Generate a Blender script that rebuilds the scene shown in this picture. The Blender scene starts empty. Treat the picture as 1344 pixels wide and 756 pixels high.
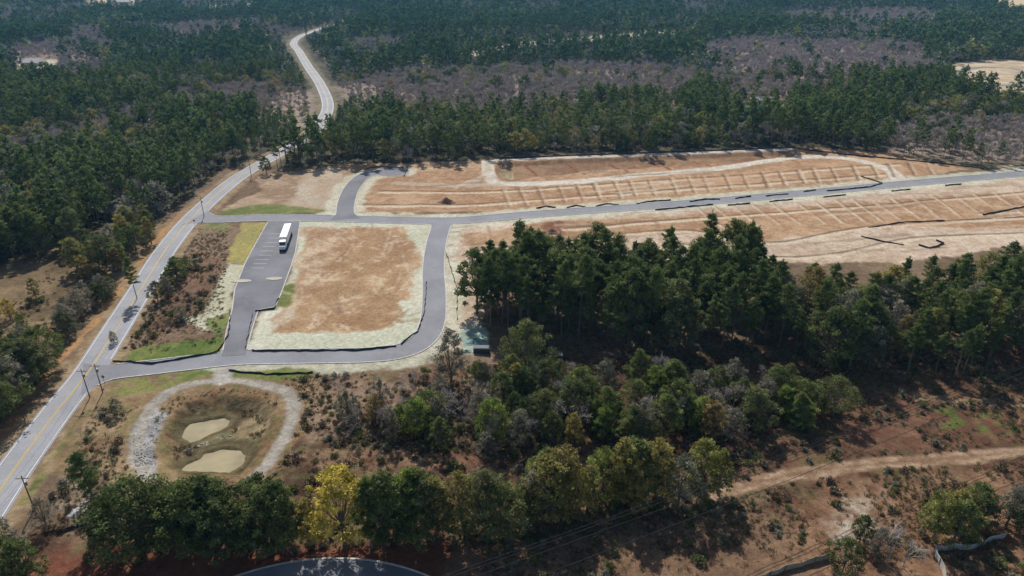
import bpy, math, random
import numpy as np
from mathutils import Vector
random.seed(7); rng=np.random.default_rng(7)
scene=bpy.context.scene
H=100.0; PITCH=math.radians(26.0); F=908.0
sp,cp=math.sin(PITCH),math.cos(PITCH)
def G(x,y,h=0.0):
    """survey point: where a feature stands on the ground plane (metres)"""
    u=(x-672)/F; v=(y-378)/F
    t=(H-h)/(sp+v*cp)
    return (u*t, t*(cp-v*sp))
def GL(pts): return [G(*p) for p in pts]
def lin(c):
    m=sum(c)/3; c=[v+(m-v)*0.08 for v in c]
    return tuple(0.86*((v/255)/12.92 if v/255<=0.04045 else ((v/255+0.055)/1.055)**2.4) for v in c)
# ------------------------------------------------------------ noise
_lat=rng.random((16,256,256)).astype(np.float32)
def vnoise(x,y,s,seed=0):
    L=_lat[seed%16]; X=x/s+seed*17.3; Y=y/s+seed*9.1
    xi=np.floor(X).astype(int); yi=np.floor(Y).astype(int)
    fx=X-xi; fy=Y-yi; fx=fx*fx*(3-2*fx); fy=fy*fy*(3-2*fy)
    a=L[xi%256,yi%256]; b=L[(xi+1)%256,yi%256]; c=L[xi%256,(yi+1)%256]; d=L[(xi+1)%256,(yi+1)%256]
    return (a*(1-fx)+b*fx)*(1-fy)+(c*(1-fx)+d*fx)*fy
def fbm(x,y,s,seed=0,o=4):
    r=0; a=0.5; t=0
    for i in range(o):
        r=r+a*vnoise(x,y,s/2**i,seed+i); t+=a; a*=0.55
    return r/t
def sdpoly(x,y,P):
    d=np.full(x.shape,1e9); ins=np.zeros(x.shape,bool); n=len(P)
    for i in range(n):
        ax,ay=P[i]; bx,by=P[(i+1)%n]
        ex,ey=bx-ax,by-ay; l=ex*ex+ey*ey+1e-9
        t=np.clip(((x-ax)*ex+(y-ay)*ey)/l,0,1)
        d=np.minimum(d,(x-ax-t*ex)**2+(y-ay-t*ey)**2)
        c=((ay>y)!=(by>y))&(x<(bx-ax)*(y-ay)/((by-ay) if by!=ay else 1e-9)+ax)
        ins^=c
    d=np.sqrt(d); return np.where(ins,-d,d)
def dline(x,y,P):
    d=np.full(x.shape,1e9)
    for i in range(len(P)-1):
        ax,ay=P[i]; bx,by=P[i+1]
        ex,ey=bx-ax,by-ay; l=ex*ex+ey*ey+1e-9
        t=np.clip(((x-ax)*ex+(y-ay)*ey)/l,0,1)
        d=np.minimum(d,(x-ax-t*ex)**2+(y-ay-t*ey)**2)
    return np.sqrt(d)
def smooth(P,step=2.0):
    P=[np.array(p,float) for p in P]; Q=[2*P[0]-P[1]]+P+[2*P[-1]-P[-2]]; out=[]
    for i in range(1,len(Q)-2):
        p0,p1,p2,p3=Q[i-1:i+3]; n=max(2,int(np.linalg.norm(p2-p1)/step))
        for k in range(n):
            t=k/n
            out.append(0.5*((2*p1)+(-p0+p2)*t+(2*p0-5*p1+4*p2-p3)*t*t+(-p0+3*p1-3*p2+p3)*t**3))
    out.append(P[-1]); return [tuple(o) for o in out]
# ------------------------------------------------------------ materials
def newmat(name):
    m=bpy.data.materials.new(name); m.use_nodes=True; nt=m.node_tree
    for n in list(nt.nodes): nt.nodes.remove(n)
    out=nt.nodes.new('ShaderNodeOutputMaterial'); return m,nt,out
def simple(name,col,rough=0.8,var=0.15,scale=1.5,metal=0.0,spec=0.3,bump=0.0,srgb=False):
    m,nt,out=newmat(name); N=nt.nodes; Lk=nt.links
    b=N.new('ShaderNodeBsdfPrincipled'); b.inputs['Roughness'].default_value=rough
    b.inputs['Metallic'].default_value=metal; b.inputs['Specular IOR Level'].default_value=spec
    g=N.new('ShaderNodeNewGeometry'); n=N.new('ShaderNodeTexNoise'); n.inputs['Scale'].default_value=scale
    n.inputs['Detail'].default_value=6; Lk.new(g.outputs['Position'],n.inputs['Vector'])
    mr=N.new('ShaderNodeMapRange'); mr.inputs['From Min'].default_value=0.3; mr.inputs['From Max'].default_value=0.7
    mr.inputs['To Min'].default_value=1-var; mr.inputs['To Max'].default_value=1+var
    Lk.new(n.outputs['Fac'],mr.inputs['Value'])
    mx=N.new('ShaderNodeVectorMath'); mx.operation='SCALE'; mx.inputs[0].default_value=col
    Lk.new(mr.outputs['Result'],mx.inputs['Scale']); Lk.new(mx.outputs['Vector'],b.inputs['Base Color'])
    Lk.new(b.outputs['BSDF'],out.inputs['Surface']); return m
def asphalt(name,col,patch=0.25):
    m,nt,out=newmat(name); N=nt.nodes; Lk=nt.links
    b=N.new('ShaderNodeBsdfPrincipled'); b.inputs['Roughness'].default_value=0.85; b.inputs['Specular IOR Level'].default_value=0.25
    g=N.new('ShaderNodeNewGeometry')
    def nz(s,lo,hi,f0=0.3,f1=0.7):
        n=N.new('ShaderNodeTexNoise'); n.inputs['Scale'].default_value=s; n.inputs['Detail'].default_value=5
        Lk.new(g.outputs['Position'],n.inputs['Vector']); mr=N.new('ShaderNodeMapRange')
        mr.inputs['From Min'].default_value=f0; mr.inputs['From Max'].default_value=f1
        mr.inputs['To Min'].default_value=lo; mr.inputs['To Max'].default_value=hi
        Lk.new(n.outputs['Fac'],mr.inputs['Value']); return mr.outputs['Result']
    a=nz(0.08,1-patch,1+patch); c=nz(2.5,0.88,1.12)
    mm=N.new('ShaderNodeMath'); mm.operation='MULTIPLY'; Lk.new(a,mm.inputs[0]); Lk.new(c,mm.inputs[1])
    mx=N.new('ShaderNodeVectorMath'); mx.operation='SCALE'; mx.inputs[0].default_value=col
    Lk.new(mm.outputs[0],mx.inputs['Scale'])
    du=nz(0.35,0,0.45,0.5,0.8); mix=N.new('ShaderNodeMixRGB'); Lk.new(du,mix.inputs[0]); Lk.new(mx.outputs['Vector'],mix.inputs[1])
    mix.inputs[2].default_value=(col[0]*1.5,col[1]*1.35,col[2]*1.15,1)
    Lk.new(mix.outputs[0],b.inputs['Base Color']); Lk.new(b.outputs['BSDF'],out.inputs['Surface']); return m
def leafmat(name,cols,transl=0.35):
    m,nt,out=newmat(name); N=nt.nodes; Lk=nt.links
    oi=N.new('ShaderNodeObjectInfo'); cr=N.new('ShaderNodeValToRGB'); e=cr.color_ramp.elements
    while len(e)<len(cols): e.new(0.5)
    for i,c in enumerate(cols): e[i].position=i/(len(cols)-1); e[i].color=(*c,1)
    Lk.new(oi.outputs['Random'],cr.inputs[0])
    at=N.new('ShaderNodeAttribute'); at.attribute_name='tint'
    mx=N.new('ShaderNodeVectorMath'); mx.operation='MULTIPLY'
    Lk.new(cr.outputs[0],mx.inputs[0]); Lk.new(at.outputs['Color'],mx.inputs[1])
    d=N.new('ShaderNodeBsdfDiffuse'); Lk.new(mx.outputs[0],d.inputs['Color'])
    if transl<=0: Lk.new(d.outputs[0],out.inputs['Surface']); return m
    t=N.new('ShaderNodeBsdfTranslucent'); ms=N.new('ShaderNodeMixShader'); ms.inputs[0].default_value=transl
    Lk.new(mx.outputs[0],t.inputs['Color'])
    Lk.new(d.outputs[0],ms.inputs[1]); Lk.new(t.outputs[0],ms.inputs[2]); Lk.new(ms.outputs[0],out.inputs['Surface']); return m
def sc_(cols,k): return [tuple(v*q for v,q in zip(c,k)) for c in cols]
CP=[(0.095,0.138,0.045),(0.135,0.175,0.058),(0.17,0.205,0.068),(0.115,0.152,0.058)]
CO=[(0.10,0.125,0.05),(0.14,0.165,0.062),(0.17,0.20,0.066),(0.17,0.172,0.085)]
CLV=[(0.25,0.245,0.08),(0.33,0.27,0.085),(0.21,0.235,0.07),(0.30,0.215,0.095)]
CG_=[(0.22,0.21,0.155),(0.27,0.245,0.19),(0.18,0.19,0.12)]
CTW=[(0.42,0.365,0.345),(0.48,0.42,0.39),(0.38,0.335,0.32),(0.45,0.38,0.33)]
M_PINE=leafmat('pine_needles',CP); M_OAK=leafmat('oak_leaves',CO); M_OLIVE=leafmat('autumn_leaves',CLV)
M_BRIGHT=leafmat('bright_leaves',[(0.19,0.25,0.06),(0.24,0.28,0.075),(0.16,0.21,0.055)])
M_YELLOW=leafmat('yellow_leaves',[(0.48,0.38,0.07),(0.52,0.42,0.09)])
M_GREYG=leafmat('grey_green_leaves',CG_); M_TWIG=leafmat('bare_twigs',CTW,0.0)
MID_HAZE=(.97,1.0,1.12); FAR_HAZE=(.95,1.1,1.45)  # aerial haze painted into leaf colours: bluer with distance, not a species colour
MM=[leafmat('mid_'+n,sc_(c,MID_HAZE),.3) for n,c in(('pine',CP),('oak',CO),('olive',CLV),('grey',CG_))]+[leafmat('mid_twig',CTW,0)]
MF=[leafmat('far_'+n,sc_(c,FAR_HAZE),0) for n,c in(('pine',CP),('oak',CO),('olive',CLV),('grey',CG_))]+[leafmat('far_twig',sc_(CTW,(1.0,1.0,1.08)),0)]
M_TUFT=leafmat('dry_grass',[(0.24,0.19,0.12),(0.19,0.15,0.08),(0.15,0.15,0.065),(0.28,0.22,0.15),(0.19,0.125,0.08)],0.2)
M_BRSH=leafmat('brown_shrub',[(0.15,0.11,0.075),(0.19,0.135,0.10),(0.14,0.13,0.065)],0.2)
M_BARK=simple('bark',(0.17,0.135,0.11),0.9,0.3,3)
# ------------------------------------------------------------ tree builder
class MB:
    def __init__(s): s.v=[];s.f=[];s.m=[];s.t=[];s.n=0
    def add(s,V,Fc,mat,tint):
        s.v.append(np.asarray(V,float)); s.f+= [tuple(int(i)+s.n for i in f) for f in Fc]; s.n+=len(V)
        s.m+=[mat]*len(Fc); s.t+= list(tint) if hasattr(tint,'__len__') else [tint]*len(Fc)
    def tube(s,p0,p1,r0,r1,k=5,mat=1,tint=1.0):
        p0=np.array(p0,float);p1=np.array(p1,float); d=p1-p0; d/=np.linalg.norm(d)+1e-9
        a=np.cross(d,[0.3,0.9,0.2]); a/=np.linalg.norm(a)+1e-9; b=np.cross(d,a)
        V=[];
        for p,r in((p0,r0),(p1,r1)):
            for i in range(k):
                an=2*math.pi*i/k; V.append(p+a*math.cos(an)*r+b*math.sin(an)*r)
        s.add(V,[(i,(i+1)%k,k+(i+1)%k,k+i) for i in range(k)],mat,tint)
    def leaves(s,c,rad,n,size,el=0.5,tint=1.0,mat=0,shell=0.5,up=0.0):
        d=rng.normal(size=(n,3)); d/=np.linalg.norm(d,axis=1)[:,None]
        r=rng.random(n)**shell
        pos=np.array(c)+d*r[:,None]*np.array(rad)
        a=rng.normal(size=(n,3)); a[:,2]+=up; a/=np.linalg.norm(a,axis=1)[:,None]
        b=np.cross(a,rng.normal(size=(n,3))); b/=np.linalg.norm(b,axis=1)[:,None]
        sz=size*(0.6+0.8*rng.random(n))[:,None]
        V=np.empty((n*3,3)); V[0::3]=pos-a*sz*0.5-b*sz*el*0.5; V[1::3]=pos-a*sz*0.5+b*sz*el*0.5; V[2::3]=pos+a*sz*0.6
        Fc=np.arange(n*3).reshape(n,3)
        s.add(V,Fc,mat,tint*(0.75+0.5*rng.random(n)))
    def mesh(s,name,mats):
        me=bpy.data.meshes.new(name); V=np.concatenate(s.v)
        me.from_pydata(V.tolist(),[],s.f)
        for m in mats: me.materials.append(m)
        me.polygons.foreach_set('material_index',s.m)
        at=me.attributes.new('tint','FLOAT_COLOR','FACE'); t=np.array(s.t)
        c=np.stack([t,t,t*0.96,np.ones_like(t)],1).ravel(); at.data.foreach_set('color',c); me.update(); return me
def pine(name,h=22,lod=0,crown=0.5,mat=None):
    b=MB(); lean=rng.normal(0,0.25,2); r0=h*0.011
    pts=[np.array([lean[0]*t*t*2,lean[1]*t*t*2,h*t]) for t in np.linspace(0,1,6)]
    for i in range(5): b.tube(pts[i],pts[i+1],r0*(1-i*0.18),r0*(1-(i+1)*0.18)+0.02,6 if lod==0 else 3)
    nl=36 if lod==0 else (16 if lod==1 else 9); R=h*rng.uniform(0.145,0.19)
    cb=crown+rng.uniform(-0.07,0.07)
    for i in range(nl):
        t=(i+rng.random())/nl; z=h*(cb+(1-cb)*t*0.97); an=i*2.4+rng.uniform(-.5,.5)
        prof=min(1.0,0.55+t*2.2)*(1-t)**0.6+0.12
        L=R*prof*rng.uniform(0.5,1.3)
        q=z/h; p0=np.array([lean[0]*q*q*2,lean[1]*q*q*2,z-0.1*L])
        p1=p0+np.array([math.cos(an)*L,math.sin(an)*L,L*rng.uniform(0.05,0.45)])
        if lod==0: b.tube(p0,p1,0.07,0.02,3)
        ks=(0.45,0.72,1.0) if lod==0 else ((0.55,1.0) if lod==1 else (0.75,))
        for k in ks:
            c=p0+(p1-p0)*k; cr=(0.72+0.35*rng.random())*(h/22)*(1 if lod==0 else 1.25 if lod==1 else 1.7)
            tint=rng.uniform(0.55,1.45)
            if lod==0: b.leaves(c,(cr,cr,cr*0.55),44,0.5,0.42,tint,shell=0.5,up=0.4)
            elif lod==1: b.leaves(c,(cr,cr,cr*0.65),15,1.0,0.55,tint,shell=0.5,up=0.3)
            else: b.leaves(c,(cr,cr,cr*0.7),13,1.5,0.6,tint,shell=0.5,up=0.3)
    b.leaves(pts[-1],(0.5,0.5,1.0),30 if lod==0 else 8,0.6 if lod==0 else 1.1,0.4,1.2)
    return b.mesh(name,[mat or M_PINE,M_BARK])
def broad(name,h=14,R=5.0,lod=0,mat=None,dens=1.0,base=0.22,twiggy=False):
    b=MB(); r0=h*0.018
    tk=np.array([rng.normal(0,.2),rng.normal(0,.2),h*base*1.3]); b.tube((0,0,0),tk,r0*1.2,r0*0.9,6)
    nc=int((84 if lod==0 else 20 if lod==1 else 10)); cen=[]
    lob=[(rng.uniform(0,6.28),rng.uniform(0.6,1.3),rng.uniform(0,1)) for _ in range(6)]
    for i in range(nc):
        u=rng.random(); an=i*2.39996+rng.uniform(-.4,.4); zf=(i+0.5)/nc
        prof=math.sin(math.pi*min(1,(0.18+0.82*zf))**0.8)**0.6 if zf<1 else 0
        w=1.0
        for (la,ls,lz) in lob: w+= (ls-1)*max(0,math.cos(an-la))**2*max(0,1-2*abs(zf-lz))*1.2
        rr=R*prof*w*(0.35+0.65*math.sqrt(u)); z=h*(base+(0.94-base)*zf)+rng.normal(0,0.45)
        cen.append(np.array([math.cos(an)*rr,math.sin(an)*rr,z]))
    for i,c in enumerate(cen):
        if lod==0 and i%3==0:
            mid=tk+(c-tk)*0.5+np.array([0,0,-0.4]); b.tube(tk,mid,r0*0.45,r0*0.25,4); b.tube(mid,c,r0*0.25,0.03,3)
        cr=R*(rng.uniform(0.14,0.27) if lod==0 else rng.uniform(.25,.42) if lod==1 else rng.uniform(.32,.54)); ti=rng.uniform(0.5,1.5)
        if twiggy:
            for _ in range(3): 
                e=c+rng.normal(0,cr*0.9,3); b.tube(c,e,0.03,0.01,3,1)
        if lod==0: b.leaves(c,(cr,cr,cr*0.7),int(68*dens),0.38,0.7,ti,shell=0.48)
        elif lod==1: b.leaves(c,(cr,cr,cr*0.75),int(34*dens),0.85,0.75,ti,shell=0.4)
        else: b.leaves(c,(cr,cr,cr*0.75),int(20*dens),1.5,0.8,ti,shell=0.4)
    return b.mesh(name,[mat or M_OAK,M_BARK])
def bare(name,h=15,lod=0,mat=None):
    b=MB(); 
    def grow(p,d,L,r,dep):
        e=p+d*L; b.tube(p,e,r,r*0.65,4 if dep<2 else 3,0,rng.uniform(0.8,1.2))
        if dep>=(4 if lod==0 else 2):
            n=5 if lod==0 else 14
            for _ in range(n):
                dd=d+rng.normal(0,0.6,3); dd[2]+=0.25; dd/=np.linalg.norm(dd)
                q=p+d*L*rng.random(); ll=rng.uniform(0.7,1.4)*(1 if lod==0 else 2.1)
                s=np.cross(dd,rng.normal(size=3)); s/=np.linalg.norm(s); w=0.035 if lod==0 else 0.17
                b.add([q-s*w,q+s*w,q+dd*ll],[(0,1,2)],0,rng.uniform(0.8,1.25))
            return
        for _ in range(3 if dep>0 else 4):
            dd=d*1.0+rng.normal(0,0.45,3); dd[2]+=0.15; dd/=np.linalg.norm(dd)
            grow(p+d*L*rng.uniform(0.6,1.0),dd,L*rng.uniform(0.6,0.8),r*0.6,dep+1)
    grow(np.zeros(3),np.array([0,0,1.0]),h*0.33,h*0.011,0)
    return b.mesh(name,[mat or M_TWIG,M_BARK])
def shrubm(name,mat,h=1.6):
    b=MB()
    for i in range(9):
        an=rng.uniform(0,6.28); rr=rng.random()*h*0.6; c=(math.cos(an)*rr,math.sin(an)*rr,h*rng.uniform(0.2,0.6))
        b.tube((0,0,0),c,0.03,0.015,3); b.leaves(c,(h*.34,h*.34,h*.26),22,0.32,0.55,rng.uniform(.65,1.3))
    return b.mesh(name,[mat,M_BARK])
def tuftm(name):
    b=MB()
    for i in range(34):
        an=rng.uniform(0,6.28); r=rng.random()*0.5; p=np.array([math.cos(an)*r,math.sin(an)*r,0])
        tip=p+np.array([rng.normal(0,.22),rng.normal(0,.22),rng.uniform(.15,.5)]); s=np.array([math.sin(an),math.cos(an),0])*0.06
        b.add([p-s,p+s,tip],[(0,1,2)],0,rng.uniform(.7,1.3))
    return b.mesh(name,[M_TUFT])
PINE=[pine('pine_tree',h,0,c) for h,c in((24,.5),(22,.42),(25,.55),(20,.38),(23,.48),(22,.35))]
OAK=[broad('oak_tree',14,R,0,M_OAK) for R in(5.2,4.6,5.6,4.2,4.9)]
OLIVE=[broad('sweetgum_tree',15,R,0,M_OLIVE,0.8,0.18) for R in(3.9,4.5,3.5)]
YEL=[broad('yellow_maple_tree',15,5.0,0,M_YELLOW,0.8)]
GREY=[broad('grey_oak_tree',13,R,0,M_GREYG,0.45,0.15,True) for R in(4.8,4.2)]
BARE=[bare('bare_tree',14) for _ in range(3)]
BRT=[broad('holly_tree',13,R,0,M_BRIGHT,0.9,0.12) for R in(4.3,3.7,4.8)]
KIND={'p':(PINE,'pine_tree',22.8),'o':(OAK,'oak_tree',14),'l':(OLIVE,'sweetgum_tree',15),'y':(YEL,'yellow_maple_tree',15),'g':(GREY,'grey_oak_tree',13),'b':(BARE,'bare_tree',14),'n':(BRT,'holly_tree',13)}
def link(o,parent=None,name=None):
    scene.collection.objects.link(o)
    if parent: o.parent=parent
    return o
def tree_at(X,Y,k,h,wf=1.0):
    ms,nm,ref=KIND[k]; o=bpy.data.objects.new(nm,random.choice(ms)); link(o)
    s=h/ref; w=s*random.uniform(0.85,1.15)*wf; o.scale=(w,w*random.uniform(.92,1.08),s); o.location=(X,Y,-0.15)
    o.rotation_euler=(random.uniform(-.04,.04),random.uniform(-.04,.04),random.uniform(0,6.28))
def scatter(P,sp_):
    xs=[p[0] for p in P]; ys=[p[1] for p in P]
    gx,gy=np.meshgrid(np.arange(min(xs),max(xs),sp_),np.arange(min(ys),max(ys),sp_))
    x=gx.ravel()+rng.uniform(-.45,.45,gx.size)*sp_; y=gy.ravel()+rng.uniform(-.45,.45,gx.size)*sp_
    k=sdpoly(x,y,P)<0; return x[k],y[k]
# ------------------------------------------------------------ ROADS (centre lines)
county_px=[(-95,790),(-40,705),(20,615),(75,540),(115,490),(147,440),(185,380),(220,325),(258,280),(310,235),(360,205),(405,178),(425,155),(430,135),(420,110),(405,88),(393,68),(386,55)]
ROADS={}
ROADS['county']=dict(c=smooth(GL(county_px)+[(-275,1000),(-255,1250)],3),w=8.6)
ROADS['south']=dict(c=smooth(GL([(108,497),(150,488),(200,482),(260,475),(320,469),(400,467.5),(480,466),(525,461),(553,448),(567,425),(570,390),(569,350),(573,318),(581,290)]),1.5),w=7.4,fl=(17,12))
ROADS['north']=dict(c=smooth(GL([(256,286),(285,288),(340,286),(400,286),(480,288),(560,290),(610,289),(680,283),(760,277),(900,267),(1050,254),(1200,240),(1344,228),(1500,215)]),2),w=7.4,fl=(18,7.4))
ROADS['spur']=dict(c=smooth(GL([(453,288),(454,268),(462,247),(478,231),(500,226),(524,225)]),1.5),w=7.4,fl=(13,7.4))
ar=[(-32+34*math.cos(a),54+34*math.sin(a)) for a in np.linspace(-0.2,math.pi+0.2,60)]
ROADS['curve']=dict(c=ar,w=8.0)
def widths(r):
    c=r['c']; d=[0]
    for i in range(1,len(c)): d.append(d[-1]+math.dist(c[i],c[i-1]))
    T=d[-1]; f=r.get('fl'); w=[]
    for s in d:
        x=r['w']
        if f:
            a=max(0,1-s/9); x=max(x,r['w']+(f[0]-r['w'])*a*a)
            e=max(0,1-(T-s)/9); x=max(x,r['w']+(f[1]-r['w'])*e*e)
        w.append(x)
    return w
for r in ROADS.values(): r['ws']=widths(r)
LOT=GL([(352,291),(394,291),(388,330),(382,350),(368,388),(361,403),(339,407),(331,432),(322,466),(291,468),(298,432),(305,405),(308,380),(322,345),(340,312)])
CUL=[(G(515,225)[0]+8.5*math.cos(a),G(515,225)[1]+8.5*math.sin(a)) for a in np.linspace(0,6.283,30)[:-1]]
def inroad(x,y,excl=None,grow=0.0):
    x=np.atleast_1d(np.array(x,float)); y=np.atleast_1d(np.array(y,float)); res=np.zeros(x.shape,bool)
    for n,r in ROADS.items():
        if n==excl: continue
        c=np.array(r['c']); w=np.array(r['ws'])
        for i in range(len(c)-1):
            ax,ay=c[i]; ex,ey=c[i+1]-c[i]; l=ex*ex+ey*ey+1e-9
            t=((x-ax)*ex+(y-ay)*ey)/l; tc=np.clip(t,0,1); d=np.hypot(x-ax-tc*ex,y-ay-tc*ey)
            lo=-0.05 if i>0 else 0; hi=1.05
            res|=(d<(w[i]*(1-tc)+w[i+1]*tc)/2+grow)&(t>=lo-0.2)&(t<=hi)
    if excl!='lot': res|=sdpoly(x,y,LOT)<grow
    if excl!='cul': res|=sdpoly(x,y,CUL)<grow
    return res
M_ASPH=asphalt('site_asphalt',(0.205,0.205,0.222),0.14)
M_CTY=asphalt('county_asphalt',(0.27,0.27,0.285),0.12)
M_DARK=asphalt('new_asphalt',(0.15,0.15,0.165),0.25)
M_KERB=simple('kerb_concrete',(0.46,0.44,0.40),0.9,0.25,1.2)
M_WHITE=simple('white_road_paint',(0.7,0.7,0.68),0.6,0.2,3)
M_YPAINT=simple('yellow_road_paint',(0.62,0.42,0.06),0.6,0.2,3)
def mk(name,V,Fc,mat,parent=None):
    me=bpy.data.meshes.new(name); me.from_pydata(V,[],Fc); 
    for m in (mat if isinstance(mat,list) else [mat]): me.materials.append(m)
    me.update(); o=bpy.data.objects.new(name,me); link(o,parent); return o
def normals2(c):
    c=np.array(c); t=np.gradient(c,axis=0); t/=np.linalg.norm(t,axis=1)[:,None]+1e-9
    return np.stack([-t[:,1],t[:,0]],1)
def ribbon(name,c,ws,z,mat,off=0.0,parent=None,skip=None):
    n=normals2(c); c=np.array(c); ws=np.broadcast_to(np.array(ws,float),(len(c),))
    L=c+n*(off+ws/2)[:,None]; R=c+n*(off-ws/2)[:,None]; V=[];Fc=[]
    for i in range(len(c)): V+= [(L[i][0],L[i][1],z),(R[i][0],R[i][1],z)]
    for i in range(len(c)-1):
        if skip is not None and (skip[i] or skip[i+1]): continue
        Fc.append((2*i+1,2*i+3,2*i+2,2*i))
    return mk(name,V,Fc,mat,parent)
def kerbline(name,pts,excl,parent,width=0.35,h=0.15,closed=False,test=True):
    pts=[tuple(p) for p in pts]
    if closed: pts=pts+[pts[0]]
    n=normals2(pts); P=np.array(pts); a=P+n*width/2; b=P-n*width/2
    ins=inroad(P[:,0],P[:,1],excl,0.1) if test else np.zeros(len(P),bool)
    V=[];Fc=[]
    for i in range(len(P)):
        V+= [(a[i][0],a[i][1],0.0),(a[i][0],a[i][1],h),(b[i][0],b[i][1],h),(b[i][0],b[i][1],0.0)]
    for i in range(len(P)-1):
        if ins[i] or ins[i+1]: continue
        k=4*i; Fc+=[(k,k+1,k+5,k+4),(k+1,k+2,k+6,k+5),(k+2,k+3,k+7,k+6)]
        if i==0 or ins[i-1]: Fc.append((k,k+3,k+2,k+1))
    return mk(name,V,Fc,M_KERB,parent)
def polysheet(name,P,z,mat,parent=None):
    return mk(name,[(x,y,z) for x,y in P],[tuple(range(len(P)))],mat,parent)
for i,(n,r) in enumerate(ROADS.items()):
    nm={'county':'county_road'}.get(n,'street')
    root=bpy.data.objects.new(nm,None); link(root)
    ribbon('roadway',r['c'],r['ws'],0.03+0.008*i,M_CTY if n=='county' else (M_DARK if n in('spur','curve') else M_ASPH),0,root)
    c=np.array(r['c']); w=np.array(r['ws']); nn=normals2(c)
    if n!='county':
        for s in(1,-1): kerbline('kerb',c+nn*(s*(w/2+0.1))[:,None],n,root)
    else:
        near=[k for k in range(len(c)) if c[k][1]<1000]
        cc=c[near]; sk=None
        for off,wd,mt in((0.17,0.13,M_YPAINT),(-0.17,0.13,M_YPAINT),(3.7,0.15,M_WHITE),(-3.7,0.15,M_WHITE)):
            p=cc+nn[near]*off
            sk=inroad(p[:,0],p[:,1],'county',0) if abs(off)>1 else None
            ribbon('lane_marking',cc,wd,0.085,mt,off,root,sk)
pl=bpy.data.objects.new('parking_lot',None); link(pl)
polysheet('asphalt',LOT,0.075,M_DARK,pl)
def densify(P,step=1.0,closed=True):
    out=[];n=len(P)
    for i in range(n if closed else n-1):
        a=np.array(P[i]);b=np.array(P[(i+1)%n]); k=max(1,int(np.linalg.norm(b-a)/step))
        for j in range(k): out.append(tuple(a+(b-a)*j/k))
    return out
kerbline('kerb',densify(LOT),'lot',pl,closed=True)
polysheet('cul_de_sac',CUL,0.083,M_DARK); kerbline('kerb',CUL,'cul',bpy.data.objects['cul_de_sac'],closed=True)
M_SANDY=simple('island_gravel',(0.45,0.38,0.27),0.95,0.2,2)
for (x,y,a,b) in((317,369,3.2,1.0),(360,366,2.6,1.0)):
    X,Y=G(x,y); E=[(X+a*math.cos(t),Y+b*math.sin(t)) for t in np.linspace(0,6.283,21)[:-1]]
    isl=polysheet('kerbed_island',E,0.16,M_SANDY); kerbline('kerb',E,None,isl,h=0.2,closed=True,test=False)
V=[];Fc=[]
for j in range(9):
    X,Y=G(330+ j*3.0,352-j*5.6)
    k=len(V); V+=[(X,Y,0.09),(X+4.6,Y,0.09),(X+4.6,Y+0.12,0.09),(X,Y+0.12,0.09)]; Fc.append((k,k+1,k+2,k+3))
mk('stall_markings',V,Fc,M_WHITE,pl)
# ------------------------------------------------------------ GROUND
def axis(segs,grow_lo,grow_hi,lo,hi):
    a=[]; 
    for (s,e,st) in segs: a+=list(np.arange(s,e,st))
    a.append(segs[-1][1]); x=a[-1]; st=segs[-1][2]
    while x<hi: st*=grow_hi; x+=st; a.append(x)
    x=a[0]; st=segs[0][2]; b=[]
    while x>lo: st*=grow_lo; x-=st; b.append(x)
    return np.array(b[::-1]+a)
xs=axis([(-300,-160,1.1),(-160,190,0.5),(190,360,1.0)],1.06,1.05,-9000,9000)
ys=axis([(78,185,0.45),(185,310,0.7),(310,480,1.2),(480,700,3)],1.15,1.05,-3000,12000)
X,Y=np.meshgrid(xs,ys); nx,ny=len(xs),len(ys); X=X.ravel(); Y=Y.ravel()
Z=np.zeros_like(X)
N1=fbm(X,Y,14,1,5); N2=fbm(X,Y,5,3,4); N3=fbm(X,Y,60,5,4); N4=fbm(X,Y,2.2,7,2); N5=fbm(X,Y,26,9,5)
COL=np.zeros((X.size,3))
def ss(a,b,x): t=np.clip((x-a)/(b-a),0,1); return t*t*(3-2*t)
def blend(idx,m,c):
    COL[idx]=COL[idx]*(1-m[:,None])+np.asarray(c)*m[:,None]
def two(c1,c2,t): 
    a=np.array(lin(c1));b=np.array(lin(c2)); return a*(1-t[:,None])+b*t[:,None]
def area(P): 
    xs_=[p[0] for p in P]; ys_=[p[1] for p in P]
    return np.where((X>min(xs_)-12)&(X<max(xs_)+12)&(Y>min(ys_)-12)&(Y<max(ys_)+12))[0]
def paint(px,c1,c2=None,soft=1.0,jit=2.5,alpha=1.0,noise=None,world=False,lo=0.3,hi=0.7,patch=None):
    P=px if world else GL(px); i=area(P)
    if len(i)==0: return
    d=sdpoly(X[i],Y[i],P)+(N2[i]-0.5)*jit*2+(N1[i]-0.5)*jit*1.5
    m=ss(soft,-soft,d)*alpha
    if patch: m=m*ss(patch[0],patch[1],N2[i]*0.6+N4[i]*0.4)
    nz=(N1 if noise is None else noise)[i]; t=ss(lo,hi,nz*0.6+N4[i]*0.4)
    blend(i,m,two(c1,c2 or c1,t))
def pline(px,w,c1,c2=None,soft=0.6,jit=0.8,alpha=1.0,world=False,sm=True,patch=None):
    P=px if world else GL(px)
    if sm: P=smooth(P,4)
    i=area([(a-w,b-w) for a,b in P]+[(a+w,b+w) for a,b in P]); d=dline(X[i],Y[i],P)-w/2+(N2[i]-0.5)*jit*2
    m=ss(soft,-soft,d)*alpha
    if patch: m=m*ss(patch[0],patch[1],N2[i])
    blend(i,m,two(c1,c2 or c1,ss(.3,.7,N4[i])))
COL[:]=two((62,58,44),(92,86,62),ss(.35,.65,N1))
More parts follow.
